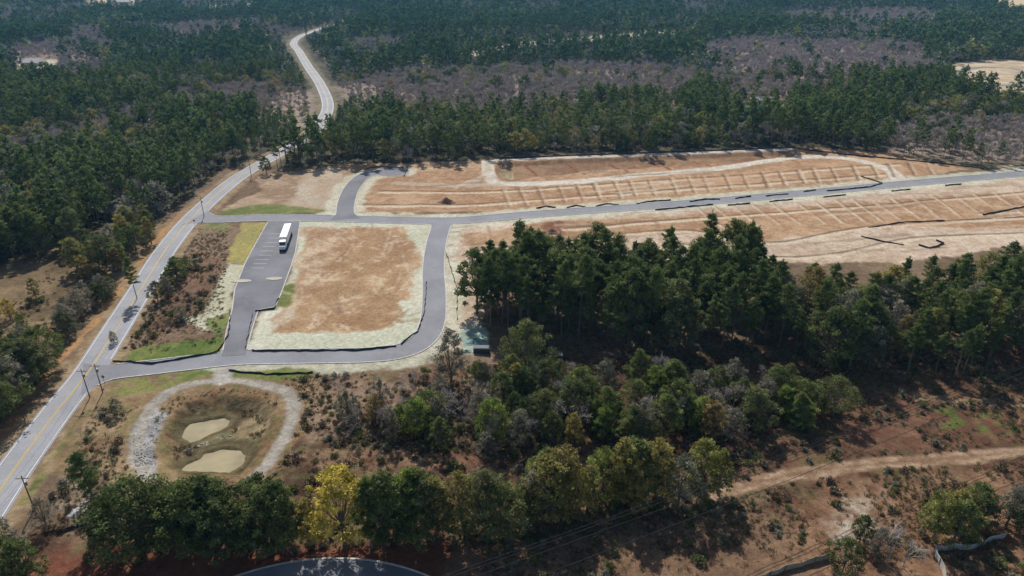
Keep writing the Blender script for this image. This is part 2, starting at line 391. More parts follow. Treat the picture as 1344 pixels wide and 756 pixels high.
BAREPX=[[(-60,215),(0,200),(120,168),(230,136),(330,116),(420,120),(416,172),(330,158),(200,168),(100,192),(0,228)],
 [(440,114),(560,98),(700,94),(860,90),(930,105),(900,142),(760,150),(620,160),(470,152)],
 [(900,66),(1000,54),(1200,64),(1240,96),(1100,112),(960,106)],[(1150,176),(1250,164),(1400,168),(1400,212),(1280,212),(1170,203)],[(0,66),(140,54),(160,74),(0,94)],[(880,104),(1050,110),(1120,126),(950,138)],[(440,62),(560,52),(600,62),(480,76)],[(200,40),(340,30),(360,46),(230,60)],[(1000,22),(1200,18),(1260,30),(1050,38)]]
for p in BAREPX: paint(p,(138,120,106),(156,138,120),soft=8,jit=10)
OPEN=[(-70,770),(-30,600),(60,470),(110,400),(160,330),(235,268),(300,215),(350,222),(440,216),(520,215),(600,212),(640,206),(700,202),(860,198),(1000,193),(1060,193),(1140,201),(1230,208),(1290,220),(1400,213),(1560,205),(1700,330),(1700,800)]
FIELD_L=[(-200,470),(-150,350),(0,345),(60,320),(120,305),(190,298),(235,280),(180,350),(120,440),(60,510),(-20,620),(-150,620)]
paint(OPEN,(104,84,64),(132,110,86),soft=2,jit=3,noise=N5)
paint(FIELD_L,(100,82,58),(144,120,88),soft=2,jit=3)
paint([(-100,350),(40,330),(130,320),(150,340),(60,420),(-100,430)],(84,68,48),(112,92,64),soft=3,jit=4,alpha=.7,patch=(.4,.55))
FGA=[(380,490),(1700,440),(1700,800),(-100,800),(60,700),(200,640),(360,600)]
paint(FGA,(84,61,46),(124,96,72),soft=4,jit=6,noise=N1)
paint(FGA,(90,90,50),(104,100,60),soft=4,jit=6,patch=(0.53,0.63),alpha=.5)
paint(FGA,(70,46,34),(86,56,42),soft=4,jit=6,patch=(0.46,0.40),alpha=.6)
paint([(700,470),(1700,430),(1700,620),(1000,620),(700,560)],(80,54,40),(112,80,60),soft=4,jit=6,noise=N1,alpha=.8)
paint([(700,470),(1700,430),(1700,620),(1000,620),(700,560)],(86,84,46),(98,92,54),soft=4,jit=6,patch=(0.54,0.63),alpha=.45)
paint([(-60,770),(120,716),(300,722),(640,712),(640,770)],(104,60,43),(128,80,58),soft=2,jit=3)
paint([(560,790),(600,715),(760,690),(960,660),(1060,700),(1080,790)],(110,83,64),(134,105,80),soft=2,jit=3,noise=N5)
paint([(1060,640),(1344,610),(1500,610),(1500,790),(1080,790),(1040,690)],(112,79,58),(148,114,86),soft=3,jit=4)
paint([(1120,650),(1160,640),(1150,690),(1100,715),(1085,690)],(190,176,156),(150,128,102),soft=1.5,jit=4,alpha=.85,patch=(.35,.5))
paint([(1060,520),(1180,500),(1344,520),(1344,580),(1200,590),(1080,585)],(102,70,52),(132,98,74),soft=3,jit=5)
paint([(1235,535),(1320,535),(1344,565),(1300,572),(1240,560)],(80,100,42),(100,114,50),soft=1,jit=4,patch=(.44,.57),alpha=.8)
TRL=[(940,650),(1000,632),(1060,620),(1150,609),(1250,601),(1344,592),(1500,585)]
pline(TRL,3.6,(170,142,114),(146,116,90),jit=1.2); pline(TRL,0.9,(122,94,70),jit=.5,alpha=.7)
pline([(1200,520),(1270,526),(1344,530),(1450,530)],3,(158,132,106),(134,106,82),jit=1.5,alpha=.8)
pline([(660,756),(760,720),(900,690),(1010,650)],2.0,(144,118,94),(118,92,72),jit=1.5,alpha=.6)
pline([(380,600),(480,600),(600,605),(720,612),(860,620),(980,622)],6,(116,80,62),(146,114,88),jit=4,alpha=.7)
paint([(390,500),(440,490),(600,505),(640,470),(720,480),(640,500),(600,520),(470,560),(400,590)],(120,94,75),(150,124,100),soft=2,jit=4)
# site dirt
LOTC,LOTD=(158,121,88),(188,153,118)
paint([(590,300),(700,285),(1344,232),(1500,222),(1500,330),(1344,322),(1180,345),(1010,345),(900,350),(720,352),(640,385),(625,470),(585,460),(575,400)],(176,150,124),(204,182,158),soft=1.5,jit=3)
paint([(590,310),(720,292),(900,282),(1344,250),(1500,240),(1500,290),(1344,300),(1180,298),(1000,318),(880,305),(720,312),(620,325)],LOTC,LOTD,soft=1.5,jit=3)
paint([(715,292),(735,290),(740,318),(722,322),(712,305)],(128,82,60),(152,106,80),soft=1,jit=2)
paint([(1110,330),(1210,310),(1344,300),(1500,300),(1500,330),(1344,322),(1180,345)],(184,158,132),(206,186,162),soft=1.5,jit=3)
paint([(440,216),(520,215),(640,210),(1060,194),(1180,202),(1270,222),(1180,236),(1050,248),(900,260),(760,271),(640,279),(465,280),(455,250)],LOTC,LOTD,soft=1.5,jit=2.5)
paint([(340,230),(440,217),(480,222),(455,245),(445,275),(340,280),(285,275)],(146,118,92),(180,156,128),soft=1.5,jit=3)
paint([(290,275),(345,250),(330,232),(300,250),(270,272)],(104,82,62),(128,104,80),soft=1,jit=2)
paint([(290,278),(340,268),(400,272),(440,277),(330,284),(290,284)],(100,110,56),(132,134,76),soft=.8,jit=2)
paint([(405,225),(440,218),(450,240),(430,272),(380,270)],(194,180,158),(172,148,120),soft=1.5,jit=3,alpha=.8)
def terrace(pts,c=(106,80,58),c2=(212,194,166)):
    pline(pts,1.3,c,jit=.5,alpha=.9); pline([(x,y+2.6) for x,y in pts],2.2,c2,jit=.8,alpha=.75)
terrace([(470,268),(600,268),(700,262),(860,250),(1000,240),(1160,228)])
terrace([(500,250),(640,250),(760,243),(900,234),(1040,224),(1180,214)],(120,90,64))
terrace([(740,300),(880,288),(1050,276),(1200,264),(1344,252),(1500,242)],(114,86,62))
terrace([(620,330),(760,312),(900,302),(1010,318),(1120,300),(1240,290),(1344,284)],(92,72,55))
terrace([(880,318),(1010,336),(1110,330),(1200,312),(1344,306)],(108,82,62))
pal1,pal2=(186,186,160),(206,202,180)
for n,ww in(('north',18),('south',18),('spur',16)):
    P=ROADS[n]['c']; P=[p for p in P if p[0]>-78]
    pline(P,ww,pal1,pal2,soft=1.2,jit=3.4,world=True,sm=False,alpha=.75)
BLOCK=[(393,291),(566,291),(562,330),(560,400),(548,440),(515,457),(400,459),(325,459),(334,432),(342,409),(364,405),(384,352)]
paint(BLOCK,pal1,pal2,soft=.8,jit=1)
BI=[(400,300),(530,298),(548,330),(540,380),(522,420),(500,432),(400,438),(352,440),(358,415),(380,400),(392,350)]
paint(BI,(156,120,85),(186,153,115),soft=1.5,jit=4,noise=N5)
paint([(395,300),(440,297),(430,360),(400,400),(370,425),(360,415),(388,350)],(174,142,110),(202,178,148),soft=2,jit=4,alpha=.5)
paint(BI,(136,98,68),(146,110,78),soft=1.5,jit=3,patch=(.54,.64),alpha=.55)
paint(BI,(212,190,158),(198,174,142),soft=1.5,jit=3,patch=(.44,.34),alpha=.65)
paint([(372,378),(384,370),(386,388),(376,402),(362,402)],(104,114,56),(126,126,66),soft=.8,jit=2)
paint([(352,420),(380,404),(392,415),(372,432)],(196,180,154),(180,152,124),soft=1,jit=2)
paint([(262,292),(350,293),(338,312),(320,345),(306,380),(303,405),(296,432),(290,462),(150,470),(175,425),(215,350)],(112,88,68),(140,116,92),soft=1,jit=2)
paint([(318,292),(352,292),(338,318),(322,348),(298,346),(305,320)],(172,158,88),(150,140,84),soft=.8,jit=2)
paint([(300,345),(322,348),(306,385),(303,405),(292,420),(268,425),(280,385)],(178,174,142),(194,188,164),soft=.8,jit=2)
paint([(290,440),(262,428),(245,418),(300,408)],(184,180,152),(198,190,164),soft=.8,jit=2)
paint([(150,462),(200,452),(280,445),(296,432),(290,464),(200,474),(150,474)],(90,110,48),(124,128,64),soft=.7,jit=2)
paint([(270,420),(300,410),(297,435),(285,445)],(92,110,50),(140,142,84),soft=.7,jit=1.5)
paint([(262,292),(300,292),(300,305),(262,303)],(106,112,60),(134,126,84),soft=.8,jit=2)
paint([(215,380),(270,330),(290,345),(265,400),(200,430)],(104,76,58),(130,100,78),soft=1,jit=3)
cc=ROADS['county']['c']
pline([p for p in cc if p[1]<460],15.5,(140,116,86),(164,140,108),soft=1.5,jit=2,world=True,sm=False,alpha=.9)
pline([p for p in cc if p[1]>=430],16,(140,126,100),(110,102,76),soft=2,jit=3,world=True,sm=False,alpha=.8)
pline([(-60,655),(10,560),(80,470),(118,430),(160,375),(205,315),(240,280)],2.2,(184,138,90),(158,116,78),jit=1.5,alpha=.85)
pline([(30,660),(72,600),(100,560),(118,535)],2.5,(88,100,46),(132,126,72),jit=1.5,alpha=.85,patch=(.4,.55))
# pond area
PA=[(110,520),(170,500),(420,490),(400,560),(360,640),(190,650),(90,640),(70,610)]
paint(PA,(130,103,73),(160,136,102),soft=1.5,jit=3)
paint(PA,(100,98,54),(118,110,64),soft=1.5,jit=3,patch=(.52,.6),alpha=.65)
paint([(145,500),(270,484),(290,490),(230,505),(180,520),(150,520)],(94,112,52),(138,132,74),soft=.8,jit=2,patch=(.38,.5))
paint([(300,486),(410,484),(415,496),(330,498),(300,496)],(100,114,54),(136,132,74),soft=.8,jit=1.5)
paint([(95,700),(60,650),(110,600),(180,640),(190,670)],(164,146,122),(112,90,68),soft=1,jit=4)
RING=[(192,628),(179,596),(186,560),(205,527),(240,507),(290,500),(345,505),(378,517),(386,537),(372,575),(350,612),(330,630)]
paint([(175,620),(172,560),(195,530),(222,545),(205,590),(210,632),(190,640)],(126,124,122),(172,168,164),soft=.8,jit=1.5,noise=N4)
BAS=[(208,622),(203,585),(215,553),(240,528),(290,516),(340,520),(366,534),(366,560),(346,596),(320,628)]
paint(BAS,(128,100,68),(158,130,94),soft=1,jit=1.5)
paint([(225,560),(248,533),(300,524),(345,532),(345,560),(318,578),(290,584),(240,584)],(146,126,92),(178,160,126),soft=1,jit=3)
paint(BAS,(88,88,52),(106,102,60),soft=1,jit=1.5,patch=(.48,.58),alpha=.7)
for k in range(22):
    an=k*.285; cx,cy=288+34*math.cos(an),570+30*math.sin(an); pline([(cx,cy),(cx+38*math.cos(an+.1),cy+24*math.sin(an+.1))],.7,(92,70,48),jit=.9,sm=False,alpha=.65)
POOLS=[[(228,564),(230,552),(242,542),(262,538),(276,535),(298,532),(308,538),(302,549),(286,556),(272,562),(262,567),(244,571)],[(228,606),(238,594),(252,589),(262,580),(290,573),(314,574),(328,584),(320,600),(300,613),(268,617),(240,616)]]
for p in POOLS: 
    cx=sum(q[0] for q in p)/len(p); cy=sum(q[1] for q in p)/len(p)
    paint([(cx+(a-cx)*1.22,cy+(b_-cy)*1.3) for a,b_ in p],(84,72,48),(104,92,62),soft=.8,jit=1.6)
    paint(p,(110,98,68),soft=.6,jit=.5)
pline(RING,3.0,(148,140,128),(168,159,146),jit=.7)
pline([(292,500),(293,488),(296,476)],4.5,(160,154,145),(176,168,158),jit=.3,sm=False)
BAS2=[(648,213),(760,208),(1030,197),(1052,206),(960,213),(860,220),(700,232),(668,238),(648,228)]
paint(BAS2,(130,98,72),(156,124,94),soft=1,jit=1.5)
for k in range(7): 
    x=690+k*55; pline([(x,214-k*1.5),(x+22+k,232-k*3.2)],1.8,(126,70,50),(138,84,60),jit=.8,sm=False,alpha=.9)
pline([(650,210),(760,206),(900,201),(1045,195)],4,(198,190,176),(180,172,156),jit=1)
pline([(640,212),(643,230),(660,241),(760,238),(830,231),(930,222),(1010,211),(1060,205),(1120,209),(1165,222),(1180,236)],6.5,(212,202,186),(196,184,166),jit=1)
pline([(520,240),(600,243),(660,241)],5,(196,184,166),(182,164,140),jit=2,alpha=.6)
pline([(600,245),(640,228),(640,214)],4,(200,188,170),(182,164,140),jit=2,alpha=.7)
POOL3=[(655,224),(672,221),(675,231),(660,234)]
paint(POOL3,(178,158,112),soft=.5,jit=.3)
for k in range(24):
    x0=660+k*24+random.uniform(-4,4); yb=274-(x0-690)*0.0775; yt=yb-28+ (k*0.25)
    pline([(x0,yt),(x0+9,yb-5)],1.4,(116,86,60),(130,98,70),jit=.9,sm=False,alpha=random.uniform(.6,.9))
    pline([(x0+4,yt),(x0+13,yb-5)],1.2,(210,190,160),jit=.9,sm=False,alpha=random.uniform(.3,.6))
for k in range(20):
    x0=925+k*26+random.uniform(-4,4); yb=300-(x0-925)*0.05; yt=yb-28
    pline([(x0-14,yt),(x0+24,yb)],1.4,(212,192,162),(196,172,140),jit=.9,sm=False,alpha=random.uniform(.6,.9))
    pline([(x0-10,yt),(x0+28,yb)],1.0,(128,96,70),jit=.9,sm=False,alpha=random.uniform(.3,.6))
for k in range(6):
    x0=640+k*44; pline([(x0,296-k*2),(x0+8,322-k*1)],1.0,(144,110,82),jit=.7,sm=False,alpha=.5)
for k in range(100):
    x0=random.uniform(480,1320); y0=random.uniform(215,345)-(x0-600)*0.02; L=random.uniform(30,130); sl=random.uniform(-0.12,-0.03)
    pline([(x0,y0),(x0+L*.5,y0+L*.5*sl+random.uniform(-2,2)),(x0+L,y0+L*sl)],random.uniform(.5,2.6),random.choice([(214,200,176),(138,104,76),(194,170,142),(114,88,66),(170,116,82)]),jit=1.2,alpha=.42)
for k in range(34):
    x0=random.uniform(390,540); y0=random.uniform(300,430)
    pline([(x0,y0),(x0+random.uniform(-20,20),y0+random.uniform(-22,22)),(x0+random.uniform(-40,40),y0+random.uniform(-30,30))],random.uniform(.4,1.3),random.choice([(208,186,158),(138,102,74)]),jit=1.2,alpha=.45)
paint([(598,425),(628,420),(645,440),(640,465),(610,470),(600,450)],(120,146,136),(160,168,152),soft=1,jit=3)
CLEAR=[[(1235,85),(1300,78),(1400,82),(1400,125),(1300,120),(1250,105)],[(1290,-8),(1400,-8),(1400,16),(1330,14)],[(120,-2),(190,-2),(170,10),(125,8)],[(600,70),(680,55),(780,47),(910,36),(912,42),(780,54),(680,64),(610,76)],
 [(955,140),(1030,136),(1030,146),(955,150)],[(130,284),(180,270),(200,285),(150,296)],[(20,84),(70,78),(80,86),(30,92)],[(240,8),(330,4),(330,9),(240,13)]]
paint(CLEAR[0],(208,190,160),(176,152,122),soft=3,jit=4); paint(CLEAR[1],(200,178,140),soft=6,jit=5); paint(CLEAR[2],(190,170,140),soft=6,jit=5)
paint(CLEAR[3],(196,182,160),(150,134,110),soft=4,jit=10); paint(CLEAR[4],(110,120,84),soft=2); paint(CLEAR[5],(116,102,78),soft=2); paint(CLEAR[6],(190,180,158),soft=2)
paint(CLEAR[7],(170,158,130),soft=4)
pline([(1250,96),(1290,88),(1340,92),(1344,108),(1300,112),(1262,104)],8,(140,136,130),jit=1)
# heights
def depress(px,dz,soft=3,world=False):
    P=GL(px); i=area(P); d=sdpoly(X[i],Y[i],P)+(N2[i]-.5)*1.6; Z[i]-=dz*ss(0,-soft,d)
near=np.where((Y>80)&(Y<1300)&(X>-420)&(X<380))[0]
dr=np.full(X.shape,99.0)
for r in ROADS.values():
    dr[near]=np.minimum(dr[near],dline(X[near],Y[near],r['c'][::3]+[r['c'][-1]]))
dr[near]=np.minimum(dr[near],np.maximum(sdpoly(X[near],Y[near],LOT),0)+4)
rel=ss(7,14,dr)
Z+=rel*((N5-0.5)*1.0+(N2-0.5)*0.5)
Z[dr<7]=0
Z[Y>520]=-0.25; Z[(Y>520)&(dr<30)]=-0.05
depress(BAS,2.2,4.5)
for p in POOLS: depress(p,1.0,2.5)
depress(BAS2,1.6,5); depress(POOL3,1.0,2)
me=bpy.data.meshes.new('ground'); me.vertices.add(X.size); me.vertices.foreach_set('co',np.stack([X,Y,Z],1).ravel())
ii=(np.arange(ny-1)[:,None]*nx+np.arange(nx-1)[None,:]).ravel(); Q=np.stack([ii,ii+1,ii+nx+1,ii+nx],1)
me.loops.add(Q.size); me.loops.foreach_set('vertex_index',Q.ravel()); me.polygons.add(len(Q))
me.polygons.foreach_set('loop_start',np.arange(len(Q))*4); me.polygons.foreach_set('loop_total',np.full(len(Q),4)); me.update(calc_edges=True)
at=me.attributes.new('soil','FLOAT_COLOR','POINT'); at.data.foreach_set('color',np.concatenate([COL,np.ones((X.size,1))],1).ravel())
m,nt,out=newmat('ground_soil'); N=nt.nodes; Lk=nt.links
b=N.new('ShaderNodeBsdfPrincipled'); b.inputs['Roughness'].default_value=0.95; b.inputs['Specular IOR Level'].default_value=0.1
a=N.new('ShaderNodeAttribute'); a.attribute_name='soil'; g=N.new('ShaderNodeNewGeometry')
def nz(s,lo,hi,f0,f1,det=6):
    n=N.new('ShaderNodeTexNoise'); n.inputs['Scale'].default_value=s; n.inputs['Detail'].default_value=det
    Lk.new(g.outputs['Position'],n.inputs['Vector']); mr=N.new('ShaderNodeMapRange')
    mr.inputs['From Min'].default_value=f0; mr.inputs['From Max'].default_value=f1; mr.inputs['To Min'].default_value=lo; mr.inputs['To Max'].default_value=hi
    Lk.new(n.outputs['Fac'],mr.inputs['Value']); return mr.outputs['Result'],n
f1,_=nz(0.9,0.76,1.2,0.3,0.7); f2,_=nz(4.0,0.74,1.22,0.3,0.7,3); 
mm=N.new('ShaderNodeMath'); mm.operation='MULTIPLY'; Lk.new(f1,mm.inputs[0]); Lk.new(f2,mm.inputs[1])
sc=N.new('ShaderNodeVectorMath'); sc.operation='SCALE'; Lk.new(a.outputs['Color'],sc.inputs[0]); Lk.new(mm.outputs[0],sc.inputs['Scale'])
Lk.new(sc.outputs[0],b.inputs['Base Color']); bp=N.new('ShaderNodeBump'); bp.inputs['Strength'].default_value=0.6; bp.inputs['Distance'].default_value=0.3
_,nn_=nz(1.6,0,1,0,1); Lk.new(nn_.outputs['Fac'],bp.inputs['Height']); Lk.new(bp.outputs[0],b.inputs['Normal'])
Lk.new(b.outputs[0],out.inputs['Surface']); me.materials.append(m)
link(bpy.data.objects.new('ground',me))
# water
m=simple('muddy_water',lin((158,144,104)),.06,.22,.22,spec=.6)
for p in POOLS:
    P=GL(p); cx=sum(q[0] for q in P)/len(P); cy=sum(q[1] for q in P)/len(P)
    polysheet('pond_water',[(cx+(x-cx)*1.2,cy+(y-cy)*1.2) for x,y in P],-2.58,m)
P=GL(POOL3); polysheet('pond_water',P,-1.9,m)
m2,nt,out=newmat('green_water'); b=nt.nodes.new('ShaderNodeBsdfPrincipled'); b.inputs['Base Color'].default_value=(0.07,0.13,0.09,1); b.inputs['Roughness'].default_value=0.1; nt.links.new(b.outputs[0],out.inputs['Surface'])
polysheet('pond_water',GL([(962,146),(975,139),(1010,138),(1026,142),(1015,147),(985,149)]),0.8,m2)
# ------------------------------------------------------------ NEAR TREES
YX,YY_=G(452,714)
def group(px,sp_,kinds,h0,h1,wf=1.0,keep=1.0):
    x,y=scatter(GL(px),sp_); ok=~inroad(x,y,None,2.5); ks=list(kinds)
    ok&=~((np.abs(x-YX)<5)&(y<YY_+6)&(y>80))
    for a,b_,o in zip(x,y,ok):
        if o and random.random()<keep: tree_at(a,b_,random.choice(ks),random.uniform(h0,h1),wf)
group([(618,414),(640,380),(690,378),(760,376),(880,374),(1000,378),(1014,400),(1024,458),(940,468),(860,462),(800,452),(700,442),(640,430)],5.1,'pppppppppo',15,25,keep=.97)
group([(622,412),(640,392),(690,386),(695,410),(650,424)],4.2,'p',17,23)
group([(1005,405),(1100,410),(1200,396),(1344,380),(1500,376),(1500,478),(1344,482),(1250,498),(1150,500),(1060,480),(1020,458)],5.7,'pppppppolg',12,21,keep=.95)
group([(440,555),(480,545),(560,535),(640,525),(760,520),(900,525),(1030,512),(1090,518),(1100,542),(1040,570),(900,584),(760,588),(600,590),(450,574)],5.2,'oooolgbbn',7,12,1.05,.88)
group([(560,520),(700,500),(900,505),(1080,505),(1050,530),(900,528),(700,522)],5.5,'oogbgo',7,12,1.0,.9)
group([(90,740),(150,722),(200,704),(380,700),(480,700),(600,695),(720,684),(720,704),(600,716),(480,722),(250,734)],4.4,'ooooooolnp',10,17,1.0,.95)
group([(640,688),(690,662),(960,643),(968,657),(830,672),(700,690)],4.3,'llllogno',11,16,1.05,.97)
group([(1205,695),(1260,672),(1344,675),(1420,690),(1400,720),(1344,722),(1210,714)],4.4,'oolgo',8,12,1.15)
group([(-60,620),(0,570),(30,545),(60,500),(70,475),(50,460),(-100,480)],5.2,'oopoog',10,15,1.05)
group([(192,420),(215,402),(255,358),(250,345),(225,360),(200,395)],4.0,'oogo',5,8.5,1.15)
group([(72,455),(110,430),(150,395),(160,385),(130,380),(85,425)],4.3,'goog',6,10,1.1)
group([(88,352),(150,325),(190,300),(210,310),(190,350),(120,368)],6,'oplgl',9,14,1.1)
group([(-100,365),(0,358),(90,335),(130,310),(60,305),(-100,330)],6.0,'ppop',14,20)
group([(-60,800),(-30,720),(15,735),(55,785)],4.6,'oog',10,13,1.1)
group([(100,560),(150,525),(165,540),(130,600),(90,640)],6,'gb',3,6,1.0,.6)
for (x,y,k,h) in [(688,492,'o',17),(592,502,'g',16),(452,714,'y',18),(540,700,'n',16),(575,705,'l',15),(136,690,'p',17),(180,392,'p',17),(610,698,'l',14),(500,702,'n',14),
  (185,728,'o',17),(262,722,'o',17),(350,712,'o',16),(510,715,'o',17),(640,702,'o',16),(735,668,'l',16),(812,662,'l',17),(862,656,'l',15),(918,650,'l',15),(48,392,'l',8),(14,418,'y',7),
  (112,365,'l',9),(1105,752,'o',8),(1128,712,'o',7),(1165,738,'b',10),(1185,745,'b',9),(1150,730,'g',7),(890,560,'b',12),(905,430,'b',14),(640,600,'g',7),(470,570,'b',10),(515,575,'g',9),
  (580,590,'o',9),(455,520,'b',9),(1045,560,'o',10),(960,545,'b',12),(780,560,'n',8),(800,555,'n',8),(900,540,'n',8),(215,712,'o',14),(300,730,'o',14),(60,690,'g',7),(740,540,'b',11),(1000,540,'g',10),
  (240,420,'g',5),(165,310,'g',8),(385,222,'o',10),(365,224,'p',13),(396,218,'p',14),(350,228,'o',9),(30,430,'n',5),(150,450,'g',4),(545,520,'b',9),(500,540,'g',10)]:
    a,b_=G(x,y); tree_at(a,b_,k,h)
# ------------------------------------------------------------ instanced masses
def proto_coll(name,meshes):
    c=bpy.data.collections.new(name)
    for i,me_ in enumerate(meshes): c.objects.link(bpy.data.objects.new('%s_%02d'%(name,i),me_))
    return c
def mass(name,x,y,idx,scl,coll,z=0.0):
    me=bpy.data.meshes.new(name); n=len(x); me.vertices.add(n); me.vertices.foreach_set('co',np.stack([x,y,np.full(n,z)],1).ravel())
    a=me.attributes.new('idx','INT','POINT'); a.data.foreach_set('value',np.asarray(idx,np.int32))
    a=me.attributes.new('scl','FLOAT','POINT'); a.data.foreach_set('value',np.asarray(scl,np.float32))
    a=me.attributes.new('rot','FLOAT','POINT'); a.data.foreach_set('value',rng.uniform(0,6.28,n).astype(np.float32))
    o=bpy.data.objects.new(name,me); link(o)
    ng=bpy.data.node_groups.new(name,'GeometryNodeTree')
    ng.interface.new_socket('Geometry',in_out='INPUT',socket_type='NodeSocketGeometry'); ng.interface.new_socket('Geometry',in_out='OUTPUT',socket_type='NodeSocketGeometry')
    I=ng.nodes.new('NodeGroupInput'); O=ng.nodes.new('NodeGroupOutput'); ip=ng.nodes.new('GeometryNodeInstanceOnPoints')
    ci=ng.nodes.new('GeometryNodeCollectionInfo'); ci.inputs['Collection'].default_value=coll; ci.inputs['Separate Children'].default_value=True; ci.inputs['Reset Children'].default_value=True
    def na(t,nm):
        q=ng.nodes.new('GeometryNodeInputNamedAttribute'); q.data_type=t; q.inputs['Name'].default_value=nm; return q.outputs['Attribute']
    cx=ng.nodes.new('ShaderNodeCombineXYZ'); L=ng.links.new
    L(I.outputs[0],ip.inputs['Points']); L(ci.outputs[0],ip.inputs['Instance']); ip.inputs['Pick Instance'].default_value=True
    L(na('INT','idx'),ip.inputs['Instance Index']); L(na('FLOAT','rot'),cx.inputs['Z']); L(cx.outputs[0],ip.inputs['Rotation'])
    L(na('FLOAT','scl'),ip.inputs['Scale']); L(ip.outputs[0],O.inputs[0])
    md=o.modifiers.new('instances','NODES'); md.node_group=ng; return o
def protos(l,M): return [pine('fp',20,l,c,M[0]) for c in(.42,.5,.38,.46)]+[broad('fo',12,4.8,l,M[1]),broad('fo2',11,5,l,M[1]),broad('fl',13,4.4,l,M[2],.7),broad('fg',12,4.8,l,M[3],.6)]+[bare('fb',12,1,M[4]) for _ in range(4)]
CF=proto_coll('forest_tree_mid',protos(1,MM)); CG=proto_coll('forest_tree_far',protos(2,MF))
OPENW=GL(OPEN); FLW=GL(FIELD_L)
CLW=[GL(p) for p in CLEAR[5:6]+[[(1235,85),(1300,78),(1400,82),(1400,140),(1300,136),(1245,112)],[(1280,-10),(1400,-10),(1400,24),(1320,22)],[(110,-6),(200,-6),(180,16),(115,16)],[(596,72),(680,53),(780,45),(915,34),(915,50),(780,61),(680,71),(606,83)],
 [(950,140),(1035,134),(1035,168),(960,172)],[(15,84),(75,76),(85,100),(30,106)],[(235,8),(335,3),(335,16),(240,21)]]]
BAREP=[GL(p) for p in BAREPX]
def forest(y0,y1,sp_,coll,name,sc):
    gx,gy=np.meshgrid(np.arange(-0.86*y1-60,0.86*y1+60,sp_),np.arange(y0,y1,sp_))
    x=gx.ravel()+rng.uniform(-.45,.45,gx.size)*sp_; y=gy.ravel()+rng.uniform(-.45,.45,gx.size)*sp_
    k=(np.abs(x)<0.86*y+60)&(sdpoly(x,y,OPENW)>2)&(sdpoly(x,y,FLW)>1)
    dc=dline(x,y,ROADS['county']['c']); k&=dc>np.where(y<400,10,np.where(y<520,12,14))
    for p in CLW: k&=sdpoly(x,y,p)+rng.normal(0,2,len(x))>1
    x=x[k];y=y[k];dc=dc[k]; n=len(x)
    nzv=fbm(x,y,110,11,4); bm=np.zeros(n,bool); nj=(fbm(x,y,50,2,3)-.5)*50
    for p in BAREP: bm|=(sdpoly(x,y,p)+nj)<0
    bm|=(fbm(x,y,120,8,3)>0.60)&(y>600)
    r=rng.random(n); idx=rng.integers(0,4,n)
    idx=np.where((r>0.76),4+rng.integers(0,4,n),idx)
    idx=np.where((nzv>0.55)&(r>0.3),4+rng.integers(0,4,n),idx)
    idx=np.where(bm&(r<0.94),8+rng.integers(0,4,n),idx); idx=np.where((~bm)&(r<0.09),8,idx)
    s=sc*rng.uniform(0.66,1.15,n)*(0.82+0.36*vnoise(x,y,40,4)); s*=np.where((dc<34)&(y>380),0.6,1.0)
    mass(name,x,y,idx,s,coll,-0.2); return n
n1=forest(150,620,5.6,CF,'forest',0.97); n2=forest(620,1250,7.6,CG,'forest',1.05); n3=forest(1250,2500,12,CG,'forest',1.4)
print('FOREST',n1,n2,n3)
CS=proto_coll('shrub',[shrubm('s',M_OAK,1.4),shrubm('s',M_BRSH,1.3),shrubm('s',M_BRSH,1.6),shrubm('s',M_GREYG,1.3),shrubm('s',M_TUFT,1.1)])
def scat_mass(name,regions,coll,nk,s0,s1,thr=0.0,z=-.05):
    XX=[];YY=[]
    for px,sp_ in regions:
        x,y=scatter(GL(px),sp_); k=(fbm(x,y,12,6,3)+rng.normal(0,.05,len(x))>thr)&~inroad(x,y,None,1.2)
        k&=dline(x,y,GL(RING))>2.6
        k&=(sdpoly(x,y,GL(BAS))>0)
        k&=dline(x,y,GL(TRL))>2.2
        XX.append(x[k]);YY.append(y[k])
    x=np.concatenate(XX);y=np.concatenate(YY); mass(name,x,y,rng.integers(0,nk,len(x)),s0+(s1-s0)*rng.random(len(x))**2,coll,z); print(name,len(x))
FG=[(380,495),(640,480),(720,440),(1020,455),(1344,480),(1560,470),(1560,800),(640,800),(640,720),(100,716),(200,650),(360,630)]
scat_mass('undergrowth',[(FG,2.3),([(430,545),(1100,500),(1110,560),(800,600),(430,590)],1.8),([(100,735),(150,690),(720,680),(980,640),(980,665),(700,712),(140,740)],1.9),
  ([(150,470),(180,420),(260,330),(290,345),(255,425)],2.2),([(-60,640),(60,480),(160,370),(90,350),(-100,500)],2.8),([(620,400),(1020,380),(1500,380),(1500,480),(1000,470),(640,430)],2.8),([(40,700),(120,560),(150,520),(180,540),(150,640),(190,690)],2.4)],CS,5,0.3,1.6,0.46)
CT=proto_coll('grass_tuft',[tuftm('t') for _ in range(4)])
scat_mass('grass_tufts',[(FG,1.2),([(60,700),(120,540),(420,490),(400,560),(360,630),(150,716)],1.3),([(150,470),(262,300),(300,300),(290,450)],1.4),([(-60,650),(160,370),(90,330),(-100,500)],1.7)],CT,4,0.6,1.6,0.38)
x,y=scatter(GL(BAS),1.1); k=np.ones(len(x),bool)
for p in POOLS: k&=sdpoly(x,y,GL(p))>1.2
k&=fbm(x,y,6,3,3)>.5; mass('reeds',x[k],y[k],rng.integers(0,4,k.sum()),rng.uniform(.7,1.6,k.sum()),CT,-2.05)
